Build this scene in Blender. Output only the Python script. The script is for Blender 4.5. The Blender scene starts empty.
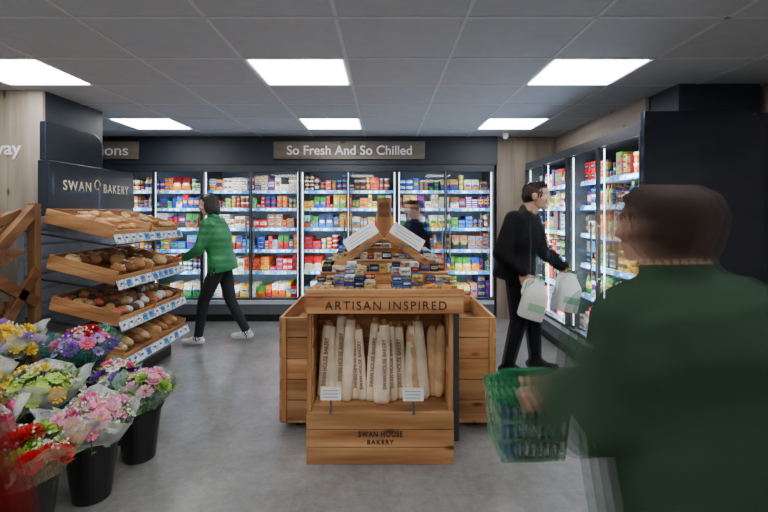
import bpy, bmesh, math, random
from mathutils import Vector, Matrix, kdtree, noise
random.seed(7)
sc = bpy.context.scene
COL = sc.collection
V = Vector
rad = math.radians

# ------------------------------------------------------------------ materials
def newmat(name):
    m = bpy.data.materials.new(name); m.use_nodes = True
    nt = m.node_tree; b = nt.nodes['Principled BSDF']
    return m, nt, b
def N(nt, t, **k):
    n = nt.nodes.new(t)
    for a, v in k.items(): setattr(n, a, v)
    return n
def attrcol(nt):
    a = N(nt, 'ShaderNodeAttribute'); a.attribute_name = 'Col'; return a.outputs['Color']
def mul(nt, a, b):
    m = N(nt, 'ShaderNodeMix', data_type='RGBA', blend_type='MULTIPLY')
    m.inputs[0].default_value = 1
    nt.links.new(a, m.inputs[6]); nt.links.new(b, m.inputs[7]); return m.outputs[2]
def ramp(nt, fac, stops):
    r = N(nt, 'ShaderNodeValToRGB'); e = r.color_ramp.elements
    while len(e) > 1: e.remove(e[-1])
    e[0].position = stops[0][0]; e[0].color = (*stops[0][1], 1)
    for p, c in stops[1:]:
        x = e.new(p); x.color = (*c, 1)
    nt.links.new(fac, r.inputs[0]); return r.outputs[0]
def noisetex(nt, scale, detail=4, sc3=(1,1,1), rough=.55):
    tc = N(nt, 'ShaderNodeTexCoord'); mp = N(nt, 'ShaderNodeMapping')
    mp.inputs['Scale'].default_value = sc3
    nt.links.new(tc.outputs['Object'], mp.inputs[0])
    n = N(nt, 'ShaderNodeTexNoise'); n.inputs['Scale'].default_value = scale
    n.inputs['Detail'].default_value = detail; n.inputs['Roughness'].default_value = rough
    nt.links.new(mp.outputs[0], n.inputs['Vector']); return n.outputs['Fac']
def bump(nt, b, h, s=.2, d=.01):
    bp = N(nt, 'ShaderNodeBump'); bp.inputs['Strength'].default_value = s; bp.inputs['Distance'].default_value = d
    nt.links.new(h, bp.inputs['Height']); nt.links.new(bp.outputs[0], b.inputs['Normal'])
def plain(name, c, rough=.5, metal=0, bumps=0, bscale=60, var=.12, coat=0, attr=False):
    m, nt, b = newmat(name)
    n = noisetex(nt, 9, 4)
    lo = tuple(x*(1-var) for x in c); hi = tuple(min(1, x*(1+var)) for x in c)
    col = ramp(nt, n, [(.3, lo), (.7, hi)])
    if attr: col = mul(nt, col, attrcol(nt))
    nt.links.new(col, b.inputs['Base Color'])
    b.inputs['Roughness'].default_value = rough; b.inputs['Metallic'].default_value = metal
    if coat: b.inputs['Coat Weight'].default_value = coat
    if bumps: bump(nt, b, noisetex(nt, bscale, 4), bumps)
    return m
def wood(name, axis, c1, c2, c3, rough=.55, fine=14):
    m, nt, b = newmat(name)
    s = [1, 1, 1]; s[axis] = .07
    n1 = noisetex(nt, fine, 5, tuple(s)); n2 = noisetex(nt, 3, 3, tuple(x*1.0 if i != axis else .25 for i, x in enumerate((1,1,1))))
    col = ramp(nt, n1, [(.28, c1), (.5, c2), (.72, c3)])
    col2 = ramp(nt, n2, [(.3, (.6, .6, .6)), (.65, (1.1, 1.1, 1.1))])
    col = mul(nt, col, col2)
    tc = N(nt, 'ShaderNodeTexCoord'); mp = N(nt, 'ShaderNodeMapping')
    ks = [8, 8, 8]; ks[axis] = 3; mp.inputs['Scale'].default_value = ks
    nt.links.new(tc.outputs['Object'], mp.inputs[0])
    vo = N(nt, 'ShaderNodeTexVoronoi'); vo.inputs['Scale'].default_value = 1
    nt.links.new(mp.outputs[0], vo.inputs['Vector'])
    k = ramp(nt, vo.outputs['Distance'], [(.05, (.25, .17, .12)), (.15, (1, 1, 1))])
    col = mul(nt, col, k)
    col = mul(nt, col, attrcol(nt))
    nt.links.new(col, b.inputs['Base Color']); b.inputs['Roughness'].default_value = rough
    bump(nt, b, n1, .15, .004)
    return m
P1, P2, P3 = (.22, .075, .024), (.47, .22, .08), (.68, .39, .17)
pineX = wood('pine_x', 0, P1, P2, P3); pineY = wood('pine_y', 1, P1, P2, P3); pineZ = wood('pine_z', 2, P1, P2, P3)
gw = ((.20, .155, .12), (.30, .24, .19), (.38, .315, .26))
greyZ = wood('grey_oak_z', 2, *gw, fine=10); greyX = wood('grey_oak_x', 0, *gw, fine=10); greyY = wood('grey_oak_y', 1, *gw, fine=10)
navy = plain('navy_paint', (.012, .018, .028), .28, coat=.2)
navygloss = plain('navy_gloss', (.010, .016, .028), .13, coat=.5)
navymatte = plain('navy_matte', (.014, .021, .032), .55)
blackm = plain('black_plastic', (.012, .012, .014), .4)
frame = plain('fridge_frame', (.022, .026, .032), .35)
steel = plain('brushed_steel', (.45, .46, .48), .3, 1)
whitem = plain('white_paint', (.78, .8, .82), .5, var=.03)
shelfw = plain('shelf_white', (.66, .72, .78), .45, var=.04)
backw = plain('fridge_back', (.14, .20, .27), .5, var=.04)
slat = plain('slatwall_blue_grey', (.22, .26, .31), .45)
kick = plain('kick_grey', (.10, .11, .125), .5)
darkpost = plain('dark_steel', (.06, .065, .07), .45)
whitetxt = plain('white_lettering', (.85, .85, .85), .5, var=.02)
goldtxt = plain('cream_lettering', (.8, .72, .55), .5, var=.02)
darktxt = plain('burnt_lettering', (.03, .015, .01), .7)
prod, nt, b = newmat('product_packaging')
nt.links.new(mul(nt, attrcol(nt), ramp(nt, noisetex(nt, 38, 2), [(.42, (.5, .5, .5)), (.5, (1, 1, 1)), (.62, (1.05, 1.05, 1.05))])), b.inputs['Base Color'])
b.inputs['Roughness'].default_value = .55; b.inputs['Specular IOR Level'].default_value = .15
painted = plain('painted', (1, 1, 1), .5, attr=True, var=.05)
def emis(name, c, s):
    m, nt, b = newmat(name); b.inputs['Base Color'].default_value = (*c, 1)
    b.inputs['Emission Color'].default_value = (*c, 1); b.inputs['Emission Strength'].default_value = s; return m
led = emis('led_panel', (.985, .99, 1), 16.5)
ledstrip = emis('led_strip', (.8, .92, 1), 6.0)
glass, nt, b = newmat('door_glass')
tr = N(nt, 'ShaderNodeBsdfTransparent'); tr.inputs[0].default_value = (.96, .98, .99, 1)
gl = N(nt, 'ShaderNodeBsdfGlossy'); gl.inputs['Roughness'].default_value = .03
mx = N(nt, 'ShaderNodeMixShader'); mx.inputs[0].default_value = .055
nt.links.new(tr.outputs[0], mx.inputs[1]); nt.links.new(gl.outputs[0], mx.inputs[2])
nt.links.new(mx.outputs[0], nt.nodes['Material Output'].inputs[0])
cello, nt, b = newmat('cellophane')
tr = N(nt, 'ShaderNodeBsdfTransparent')
b.inputs['Roughness'].default_value = .15
nt.links.new(mul(nt, ramp(nt, noisetex(nt, 14, 3), [(.3, (.85, .85, .85)), (.7, (1, 1, 1))]), attrcol(nt)), b.inputs['Base Color'])
bump(nt, b, noisetex(nt, 18, 3), .6, .02)
mx = N(nt, 'ShaderNodeMixShader')
f = ramp(nt, noisetex(nt, 10, 3), [(.35, (.22, .22, .22)), (.65, (.7, .7, .7))])
nt.links.new(f, mx.inputs[0])
nt.links.new(tr.outputs[0], mx.inputs[1]); nt.links.new(b.outputs[0], mx.inputs[2])
nt.links.new(mx.outputs[0], nt.nodes['Material Output'].inputs[0])
floorm, nt, b = newmat('floor_vinyl')
n1 = noisetex(nt, 1.6, 7, rough=.7); n2 = noisetex(nt, 22, 5, rough=.7)
c1 = ramp(nt, n1, [(.3, (.165, .165, .16)), (.5, (.225, .223, .216)), (.7, (.30, .296, .286))])
c2 = ramp(nt, n2, [(.3, (.82, .82, .82)), (.7, (1.12, 1.12, 1.12))])
col = mul(nt, c1, c2)
tc = N(nt, 'ShaderNodeTexCoord'); br = N(nt, 'ShaderNodeTexBrick')
br.offset = 0.5; br.inputs['Scale'].default_value = 1; br.inputs['Brick Width'].default_value = .9; br.inputs['Row Height'].default_value = .45
br.inputs['Mortar Size'].default_value = .002
br.inputs['Color1'].default_value = (1, 1, 1, 1); br.inputs['Color2'].default_value = (.96, .96, .96, 1); br.inputs['Mortar'].default_value = (.82, .82, .82, 1)
nt.links.new(tc.outputs['Object'], br.inputs['Vector'])
col = mul(nt, col, br.outputs['Color'])
nt.links.new(col, b.inputs['Base Color']); b.inputs['Roughness'].default_value = .24
bump(nt, b, n2, .08, .003)
ceilm = plain('ceiling_tile', (.47, .50, .53), .9, bumps=.15, bscale=150, var=.04)
gridm = plain('ceiling_grid', (.60, .62, .64), .6, var=.02)
lightwall = plain('light_wall', (.6, .6, .6), .7)

# ------------------------------------------------------------------ mesh builder
class MB:
    def __init__(s): s.v = []; s.f = []; s.m = []; s.c = []; s.mats = []; s.M = Matrix.Identity(4)
    def mi(s, mat):
        if mat not in s.mats: s.mats.append(mat)
        return s.mats.index(mat)
    def add(s, vs, fs, mat, col=(1, 1, 1)):
        o = len(s.v); i = s.mi(mat)
        M = s.M
        for p in vs: s.v.append(tuple(M @ V(p)))
        for f in fs: s.f.append(tuple(o+k for k in f)); s.m.append(i); s.c.append(col)
    def box(s, x0, x1, y0, y1, z0, z1, mat, col=(1, 1, 1)):
        s.add([(x0,y0,z0),(x1,y0,z0),(x1,y1,z0),(x0,y1,z0),(x0,y0,z1),(x1,y0,z1),(x1,y1,z1),(x0,y1,z1)],
              [(0,3,2,1),(4,5,6,7),(0,1,5,4),(1,2,6,5),(2,3,7,6),(3,0,4,7)], mat, col)
    def beam(s, p0, p1, w, h, mat, col=(1,1,1), up=(0,0,1)):
        p0, p1 = V(p0), V(p1); d = (p1-p0).normalized(); a = d.cross(V(up)).normalized(); bb = a.cross(d)
        vs = []
        for p in (p0, p1):
            for i, j in ((-1,-1),(1,-1),(1,1),(-1,1)): vs.append(p+a*i*w/2+bb*j*h/2)
        s.add(vs, [(0,1,2,3),(7,6,5,4),(0,4,5,1),(1,5,6,2),(2,6,7,3),(3,7,4,0)], mat, col)
    def tube(s, p0, p1, r0, r1, mat, col=(1,1,1), n=14, cap=True):
        p0, p1 = V(p0), V(p1); d = (p1-p0).normalized()
        a = d.cross(V((0,0,1)) if abs(d.z) < .9 else V((1,0,0))).normalized(); bb = d.cross(a)
        vs = []
        for p, r in ((p0, r0), (p1, r1)):
            for i in range(n):
                t = 2*math.pi*i/n; vs.append(p+(a*math.cos(t)+bb*math.sin(t))*r)
        fs = [(i, (i+1) % n, n+(i+1) % n, n+i) for i in range(n)]
        if cap: fs += [tuple(range(n-1, -1, -1)), tuple(range(n, 2*n))]
        s.add(vs, fs, mat, col)
    def lathe(s, prof, c, mat, col=(1,1,1), n=24, sx=1, sy=1, wob=0):
        vs = []; m = len(prof)
        for k, (r, z) in enumerate(prof):
            for i in range(n):
                t = 2*math.pi*i/n; rr = r*(1+wob*(k/(m-1))*math.sin(t*7+k))
                vs.append((c[0]+rr*math.cos(t)*sx, c[1]+rr*math.sin(t)*sy, c[2]+z))
        fs = [(k*n+i, k*n+(i+1) % n, (k+1)*n+(i+1) % n, (k+1)*n+i) for k in range(m-1) for i in range(n)]
        s.add(vs, fs, mat, col)
    def ell(s, c, r, mat, col=(1,1,1), R=None, n=12, m=8, nz=0):
        R = R or Matrix.Identity(3); c = V(c); vs = []; fs = []
        for j in range(m+1):
            ph = math.pi*j/m
            for i in range(n):
                t = 2*math.pi*i/n
                p = V((math.sin(ph)*math.cos(t)*r[0], math.sin(ph)*math.sin(t)*r[1], math.cos(ph)*r[2]))
                if nz: p *= 1+nz*noise.noise(p*12+c*9)
                vs.append(c+R @ p)
        for j in range(m):
            for i in range(n): fs.append((j*n+i, (j+1)*n+i, (j+1)*n+(i+1) % n, j*n+(i+1) % n))
        s.add(vs, fs, mat, col)
    def make(s, name, parent=None, smooth=False, bevel=0):
        me = bpy.data.meshes.new(name); me.from_pydata(s.v, [], s.f)
        for m in s.mats: me.materials.append(m)
        me.polygons.foreach_set('material_index', s.m)
        ca = me.color_attributes.new('Col', 'FLOAT_COLOR', 'CORNER')
        buf = []
        for f, c in zip(s.f, s.c): buf += [c[0], c[1], c[2], 1]*len(f)
        ca.data.foreach_set('color', buf)
        me.update()
        if smooth: me.polygons.foreach_set('use_smooth', [True]*len(me.polygons))
        o = bpy.data.objects.new(name, me); COL.objects.link(o)
        if parent: o.parent = parent
        if bevel:
            bv = o.modifiers.new('bevel', 'BEVEL'); bv.width = bevel; bv.segments = 2; bv.limit_method = 'ANGLE'
        return o
def empty(name, loc=(0,0,0)):
    e = bpy.data.objects.new(name, None); e.empty_display_size = .1; COL.objects.link(e); e.location = loc; return e
def text(name, s, width, height, center, facing, mat, parent=None, bold=0.0, spacing=1.0, ext=.004, rotM=None):
    cu = bpy.data.curves.new(name, 'FONT'); cu.body = s; cu.size = 1; cu.extrude = .02; cu.offset = bold; cu.space_character = spacing
    t = bpy.data.objects.new('tmp', cu); COL.objects.link(t)
    bpy.context.view_layer.update()
    me = bpy.data.meshes.new_from_object(t.evaluated_get(bpy.context.evaluated_depsgraph_get()))
    bpy.data.objects.remove(t)
    xs = [v.co.x for v in me.vertices]; ys = [v.co.y for v in me.vertices]
    x0, x1, y0, y1 = min(xs), max(xs), min(ys), max(ys)
    sx = width/(x1-x0); sy = height/(y1-y0)
    for v in me.vertices:
        x = (v.co.x-(x0+x1)/2)*sx; y = (v.co.y-(y0+y1)/2)*sy; z = v.co.z/.02*ext/2
        if rotM is not None: q = rotM @ V((x, y, z)); v.co = q; continue
        if facing == '-Y': q = V((x, -z, y))
        elif facing == '+X': q = V((z, x, y))
        elif facing == '-X': q = V((-z, -x, y))
        v.co = q+V(center)
    me.materials.clear(); me.materials.append(mat)
    o = bpy.data.objects.new(name, me); COL.objects.link(o)
    if parent: o.parent = parent
    return o
def jit(a=.12, base=1): 
    k = base*random.uniform(1-a, 1+a); return (k, k*random.uniform(.96, 1.03), k*random.uniform(.93, 1.05))

# ------------------------------------------------------------------ room shell
CH = 2.46
XL, XR, YB, YF = -4.6, 3.05, 6.62, -3.2
def shell(name, x0, x1, y0, y1, z0, z1, mat, bevel=0):
    b = MB(); b.box(x0, x1, y0, y1, z0, z1, mat); return b.make(name, bevel=bevel)
shell('floor', XL-.1, XR+.1, YF-.1, YB+.1, -.1, 0, floorm)
shell('wall_left', XL-.1, XL, YF, YB, 0, CH, lightwall)
shell('wall_back', XL, XR, YB, YB+.1, 0, CH, navymatte)
shell('wall_front', XL, XR, YF-.1, YF, 0, CH, lightwall)
b = MB()
y = YF
while y < YB: 
    b.box(XR, XR+.1, y, min(y+.2, YB)-.003, 0, CH, greyY, jit()); y += .2
b.make('wall_right')
TX, TY, GX, GY = .69, .62, -.945, 2.97
b = MB(); b.box(XL-.1, XR+.1, YF-.1, YB+.1, CH+.02, CH+.12, ceilm)
lights = []
for i in range(-6, 7):
    for j in range(-10, 7):
        x0 = GX+i*TX; y0 = GY+j*TY; x1 = x0+TX; y1 = y0+TY
        if x1 < XL or x0 > XR or y1 < YF or y0 > YB: continue
        if i % 3 == 0 and j % 3 == 0: lights.append((x0, x1, y0, y1)); continue
        x0c, x1c, y0c, y1c = max(x0+.01, XL), min(x1-.01, XR), max(y0+.01, YF), min(y1-.01, YB)
        if x1c-x0c < .01 or y1c-y0c < .01: continue
        b.box(x0c, x1c, y0c, y1c, CH, CH+.02, ceilm)
for i in range(-6, 7):
    x = GX+i*TX
    if XL < x < XR: b.box(x-.011, x+.011, YF, YB, CH-.004, CH+.01, gridm)
for j in range(-10, 7):
    y = GY+j*TY
    if YF < y < YB: b.box(XL, XR, y-.011, y+.011, CH-.004, CH+.01, gridm)
b.make('ceiling')
for (x0, x1, y0, y1) in lights:
    x0 = max(x0, XL+.02); x1 = min(x1, XR-.02)
    if x1-x0 < .3: continue
    b = MB(); b.box(x0+.012, x1-.012, y0+.012, y1-.012, CH-.001, CH+.018, whitem)
    b.box(x0+.03, x1-.03, y0+.03, y1-.03, CH-.006, CH-.001, led)
    b.make('ceiling_light_panel')
b = MB(); b.box(-4.6, 1.52, 5.95, YB, 2.08, CH, navymatte); b.make('trim_bulkhead_back')
b = MB()
x = 1.52
while x < XR-.01:
    b.box(x, min(x+.24, XR)-.003, 6.0, YB, 0, CH, greyZ, jit(.12, .85)); x += .24
b.make('wall_back_wood_panel')
b = MB()
b.box(2.32, 2.34, 3.95, 6.0, 2.16, CH, greyY, (1.1, 1.1, 1.1))
b.box(2.34, XR, 3.95, 6.0, 2.16, CH, greyY); b.make('trim_bulkhead_right')
b = MB(); b.box(2.35, 3.0, 3.55, 3.95, 2.15, CH, navymatte); b.box(2.68, 3.0, 3.2, 3.95, 0, 2.15, navy); b.make('trim_column_right', bevel=.004)
b = MB()
x = XL
while x < -2.87:
    b.box(x, min(x+.29, -2.86)-.003, 3.73, 3.76, 0, CH, greyZ, jit(.1, 1.05)); x += .29
b.box(XL, -2.865, 3.76, 4.53, 0, CH, navymatte)
b.make('wall_partition_left')
text('wall_lettering_sign', 'Takeaway', .66, .15, (-3.365, 3.722, 1.955), '-Y', whitetxt, None, bold=.015)

e = empty('aisle_sign')
b = MB(); b.box(-1.47, .545, 5.915, 5.948, 2.15, 2.385, greyX, (.6, .62, .6)); b.make('board', e, bevel=.004)
text('lettering', 'So Fresh And So Chilled', 1.66, .125, (-.46, 5.912, 2.268), '-Y', whitetxt, e, bold=.012)
e = empty('aisle_sign')
b = MB(); b.box(-4.4, -3.27, 5.915, 5.948, 2.15, 2.385, greyX, (.6, .62, .6)); b.make('board', e, bevel=.004)
text('lettering', 'Provisions', .92, .14, (-3.86, 5.912, 2.268), '-Y', whitetxt, e, bold=.012)
e = empty('security_camera')
b = MB(); b.tube((1.57, 5.75, CH), (1.57, 5.75, CH-.02), .045, .045, whitem)
b.lathe([(.04, 0), (.036, -.03), (.02, -.05), (0, -.055)], (1.57, 5.75, CH-.02), whitem); b.make('body', e, smooth=False)

# ------------------------------------------------------------------ fridges with groceries
W1, W2 = (.62,.64,.64), (.52,.48,.38)
PAL = [(.42,.006,.008),(.42,.006,.008),W1,W1,W2,W2,(.60,.20,.006),(.62,.38,.012),(.012,.04,.26),(.012,.12,.36),(.05,.24,.48),(.015,.14,.02),(.03,.20,.03),(.12,.008,.12),(.06,.01,.16),(.50,.08,.005),(.16,.008,.012),(.28,.12,.06),(.02,.02,.024),(.15,.32,.04),(.45,.33,.10),(.22,.08,.025),(.014,.02,.08),(.30,.15,.05),(.05,.06,.07),(.20,.40,.5)]
SH = [.31, .655, .945, 1.235, 1.50, 1.735, 2.0]
def product(b, kind, x, y0, z, w, h, d, c1, c2, c3):
    if kind == 0:
        b.box(x, x+w, y0, y0+d, z, z+h, prod, c1)
        b.box(x+w*.08, x+w*.92, y0-.0015, y0, z+h*.35, z+h*.75, prod, c2)
        b.box(x+w*.2, x+w*.8, y0-.0025, y0-.0015, z+h*.5, z+h*.62, prod, c3)
    elif kind == 1:
        r = w/2
        b.lathe([(0, 0), (r*.8, 0), (r*.9, h*.3)], (x+r, y0+r, z), prod, c1, 10)
        b.lathe([(r*.9, h*.3), (r*.97, h*.75)], (x+r, y0+r, z), prod, c2, 10)
        b.lathe([(r*.97, h*.75), (r, h*.9), (r, h), (0, h)], (x+r, y0+r, z), prod, c3, 10)
    elif kind == 2:
        b.add([(x,y0,z),(x+w,y0,z),(x+w,y0+d,z),(x,y0+d,z),(x+w*.04,y0-.004,z+h*.5),(x+w*.96,y0-.004,z+h*.5),(x+w,y0+d,z+h*.5),(x,y0+d,z+h*.5)],
              [(0,1,5,4),(1,2,6,5),(3,0,4,7)], prod, c1)
        b.add([(x+w*.04,y0-.004,z+h*.5),(x+w*.96,y0-.004,z+h*.5),(x+w,y0+d,z+h*.5),(x,y0+d,z+h*.5),(x,y0+d*.25,z+h),(x+w,y0+d*.25,z+h)],
              [(0,1,5,4),(1,2,5),(3,0,4),(2,3,4,5)], prod, c2)
        b.box(x+w*.2, x+w*.8, y0-.006, y0-.003, z+h*.35, z+h*.55, prod, c3)
    else:
        r = w/2
        b.lathe([(0, 0), (r, 0), (r, h*.25)], (x+r, y0+r, z), prod, c1, 10)
        b.lathe([(r*1.01, h*.25), (r*1.01, h*.55)], (x+r, y0+r, z), prod, c2, 10)
        b.lathe([(r, h*.55), (r*.9, h*.7), (r*.35, h*.85)], (x+r, y0+r, z), prod, c1, 10)
        b.lathe([(r*.42, h*.85), (r*.42, h), (0, h)], (x+r, y0+r, z), prod, c3, 10)
def fridge(mtx, W=1.275, D=.66, H=2.06, nd=2, themes=None, endpanel=False, seed=0, pals=None, power=11.5):
    random.seed(seed)
    e = empty('display_fridge'); e.matrix_world = mtx
    b = MB()
    b.box(0, W, .03, D, .0, .10, blackm)
    b.box(0, W, .0, D, .10, .235, kick)
    b.box(0, W, -.012, .02, .235, .285, shelfw)
    b.box(0, W, .02, D, .235, .29, shelfw)
    b.box(0, W, D-.03, D, .29, H, backw)
    b.box(0, .022, 0, D, .29, H, frame); b.box(W-.022, W, 0, D, .29, H, frame)
    b.box(.022, W-.022, 0, D-.03, 2.025, H, frame)
    b.box(0, W, -.02, .0, 2.0, H, frame)
    for z in SH[1:-1]:
        b.box(.024, W-.024, .13, D-.03, z-.022, z, shelfw)
    b.make('cabinet', e)
    b = MB()
    for z in SH[:-1]:
        yy = .105 if z > .4 else .05
        b.M = Matrix.Translation((0, yy, z-.02)) @ Matrix.Rotation(rad(-15), 4, 'X')
        b.box(.024, W-.024, 0, .006, -.022, .022, prod, (.05, .32, .80))
        x = .04
        while x < W-.1:
            w = random.choice((.05, .06, .07, .05))
            b.box(x, x+w, -.002, 0, -.015, .015, prod, random.choice(((.75,.8,.85),(.75,.8,.85),(.7,.78,.85),(.8,.62,.05),(.05,.2,.55))))
            x += w+random.choice((.015, .03, .07))
    b.M = Matrix.Identity(4)
    b.make('price_rails', e)
    b = MB()
    for si, z in enumerate(SH[:-1]):
        gap = SH[si+1]-z-.035
        y0 = .14 if z > .4 else .08
        x = .03
        PL = random.sample(PAL, 14) if not pals else pals[si % len(pals)]
        while x < W-.07:
            kind = random.choice((0, 0, 0, 1, 1, 2, 2, 3)) if si > 0 else random.choice((0, 0, 2, 2))
            if themes: kind = random.choice(themes[si % len(themes)])
            w = {0: random.uniform(.04, .115), 1: random.uniform(.055, .08), 2: random.uniform(.07, .12), 3: random.uniform(.05, .065)}[kind]
            h = {0: random.choice((random.uniform(.03, .06), random.uniform(.05, .10), random.uniform(.08, .14), random.uniform(.14, .22))), 1: random.uniform(.05, .09), 2: random.uniform(.14, .20), 3: random.uniform(.17, .23)}[kind]
            h = min(h, gap*.93)
            c1, c2, c3 = random.choice(PL), random.choice(PAL if random.random() < .6 else PL), random.choice(PAL)
            n = random.choice((1, 1, 1, 2, 2))
            st = max(1, int(gap*random.uniform(.8, .98)/h)) if kind in (0, 1) else 1
            for k in range(n):
                if x+w > W-.028: break
                yj = random.uniform(0, .03)
                s0 = st-(random.randint(1, st//3+1) if st > 2 and random.random() < .4 else 0)
                for s in range(s0):
                    if kind == 0 and st > 3 and s == st//2 and random.random() < .5: c1, c2, c3 = random.choice(PL), random.choice(PAL), random.choice(PAL)
                    product(b, kind, x, y0+yj, z+s*h, w*.97, h*.98, .38 if kind in (0,) else w, c1, c2, c3)
                    if kind != 0:
                        for q in (1, 2, 3): product(b, kind, x, y0+yj+w*q, z+s*h, w*.97, h*.98, w, c1, c2, c3)
                x += w+.002
            x += .003
    b.make('groceries', e)
    dw = W/nd
    for k in range(nd):
        b = MB(); x0, x1 = k*dw+.003, (k+1)*dw-.003
        t = .016
        b.box(x0, x0+t, -.03, -.005, .295, 1.998, frame); b.box(x1-t, x1, -.03, -.005, .295, 1.998, frame)
        b.box(x0+t, x1-t, -.03, -.005, .295, .32, frame); b.box(x0+t, x1-t, -.03, -.005, 1.975, 1.998, frame)
        hx = x1-.045 if k % 2 == 0 else x0+.045
        b.tube((hx, -.055, .85), (hx, -.055, 1.35), .009, .009, steel, n=8)
        for hz in (.88, 1.32): b.tube((hx, -.055, hz), (hx, -.025, hz), .007, .007, steel, n=8)
        b.add([(x0+t, -.017, .32), (x1-t, -.017, .32), (x1-t, -.017, 1.975), (x0+t, -.017, 1.975)], [(0, 1, 2, 3)], glass)
        b.make('door', e)
    b = MB()
    for x in (.03, W/2, W-.03): b.box(x-.005, x+.005, .03, .038, .33, 1.97, ledstrip)
    b.make('led_strips', e)
    for x in (W*.25, W*.75):
        L = bpy.data.lights.new('interior_lamp', 'AREA'); L.shape = 'RECTANGLE'; L.size = .3; L.size_y = 1.6; L.energy = power; L.color = (.86, .94, 1)
        o = bpy.data.objects.new('interior_lamp', L); COL.objects.link(o); o.parent = e
        o.location = (x, .0, 1.15); o.rotation_euler = (rad(90), 0, 0)
    if endpanel:
        b = MB()
        n = 8; rr = .14
        pts = [(-.03, 0), (D, 0), (D, 2.13-rr)] + [(D-rr+rr*math.cos(a), 2.13-rr+rr*math.sin(a)) for a in [math.pi/2*i/n for i in range(1, n+1)]] + [(-.03, 2.13)]
        m = len(pts); vs = [(W+.002, p[0], p[1]) for p in pts]+[(W+.045, p[0], p[1]) for p in pts]
        b.add(vs, [tuple(range(m-1, -1, -1)), tuple(range(m, 2*m))]+[(i, (i+1) % m, m+(i+1) % m, m+i) for i in range(m)], navygloss)
        b.make('end_panel', e, bevel=.003)
    return e
T = Matrix.Translation
RD = [(.42,.006,.008),(.42,.006,.008),(.22,.008,.012),(.50,.08,.005),(.62,.38,.012),W1]; BL = [(.012,.04,.26),W1,(.012,.12,.36),(.05,.24,.48),(.05,.06,.07)]
MEAT = [(.30,.04,.03),(.42,.006,.008),(.28,.12,.06),(.02,.02,.024),W2,(.50,.08,.005),(.22,.08,.025)]
PUR = [(.06,.01,.16),(.12,.008,.12),W1,(.60,.20,.006),W2]; CH_ = [(.62,.38,.012),(.012,.04,.26),(.42,.006,.008),W2,(.60,.20,.006),(.15,.32,.04),(.03,.20,.03)]
fridge(T((-3.66, 5.85, 0)), seed=1, pals=[PAL, RD+BL, CH_, MEAT, BL+CH_, PUR])
fridge(T((-2.383, 5.85, 0)), seed=2, themes=[[0, 2], [0], [2, 0], [0, 0, 1], [1, 0], [0]], pals=[RD+MEAT, RD, RD+BL, MEAT, PAL, PUR])
fridge(T((-1.106, 5.85, 0)), seed=3, themes=[[0], [0, 2], [0, 1], [0, 2], [2, 0], [1, 0]], pals=[PAL, CH_+MEAT, RD+BL, PAL, CH_, MEAT])
fridge(T((.171, 5.85, 0)), seed=4, pals=[PAL, CH_, MEAT, BL+CH_, PAL, PAL])
R = Matrix.Rotation(rad(-90), 4, 'Z')
MK = [(.03,.20,.05),W1,(.012,.12,.36),(.42,.02,.03),(.5,.4,.08),W1]
fridge(T((1.82, 5.66, 0)) @ R, D=.8, seed=5, themes=[[0, 3], [3], [1], [1, 0], [1, 3], [0, 2]], pals=[PAL, MK, PAL, PAL, PAL, PAL], power=26)
fridge(T((1.82, 4.383, 0)) @ R, D=.8, seed=6, endpanel=True, themes=[[0, 3], [3, 0], [1, 0], [1, 0], [1, 3], [1, 0]], pals=[MK, MK, PAL, PAL, PAL, RD+CH_], power=26)
random.seed(11)

# ------------------------------------------------------------------ central bread display stand
e = empty('bread_display_stand')
b = MB()
yf = 2.52
for z0, z1 in ((.0, .095), (.099, .195), (.199, .294)):
    b.box(-.44, .396, yf, yf+.02, z0, z1, pineX, jit(.18))
    b.box(-.44, -.42, yf+.02, 2.92, z0, z1, pineY, jit()); b.box(.376, .396, yf+.02, 2.92, z0, z1, pineY, jit())
b.box(-.42, .376, yf+.02, 2.92, .27, .29, pineX, (.8, .8, .8)); b.box(-.42, .376, yf+.02, 2.92, .005, .025, pineX)
for z0 in (.294, .404, .514, .624, .734):
    z1 = z0+.106
    b.box(-.42, .376, 2.88, 2.90, z0, z1, pineX, jit(.2, 1.0))
    b.box(-.44, -.42, yf+.14, 2.92, z0, z1, pineY, jit()); b.box(.376, .396, yf+.14, 2.92, z0, z1, pineY, jit())
b.box(-.44, -.415, yf+.02, yf+.05, .294, .865, pineZ, jit()); b.box(.371, .396, yf+.02, yf+.05, .294, .865, pineZ, jit())
b.box(-.435, .445, 2.49, 2.512, .862, .955, pineX, (1.1, 1.1, 1.1))
b.box(-.44, .45, 2.485, 3.80, .957, .975, pineX, (1.15, 1.12, 1.1))
b.box(-.435, -.415, 2.512, 3.78, .862, .955, pineY, jit()); b.box(.425, .445, 2.512, 3.78, .862, .955, pineY, jit())
b.box(-.44, .45, 2.485, 2.50, .975, 1.0, pineX, (1.1, 1.1, 1.1))
for sgn, xa, xb in ((-1, -.69, -.46), (1, .475, .74)):
    for i in range(5):
        z0 = .06+i*.137; z1 = z0+.131
        b.box(xa, xb, 2.93, 2.95, z0, z1, pineX, jit(.22)); b.box(xa, xb, 3.70, 3.72, z0, z1, pineX, jit(.15))
        xo = xa if sgn < 0 else xb-.02
        b.box(xo, xo+.02, 2.95, 3.70, z0, z1, pineY, jit(.15))
    b.box(xa, xb, 2.93, 3.72, .045, .06, pineY)
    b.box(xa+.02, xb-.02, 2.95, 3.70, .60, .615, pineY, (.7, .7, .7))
    xe = xa+.02 if sgn < 0 else xb-.05
    b.box(xe, xe+.03, 2.915, 2.93, .06, .742, pineZ, jit())
    for cy in (3.0, 3.64):
        cx = (xa+xb)/2
        b.tube((cx-.015, cy, .024), (cx+.015, cy, .024), .024, .024, blackm, n=12)
        b.box(cx-.02, cx+.02, cy-.015, cy+.015, .03, .046, steel)
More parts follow.
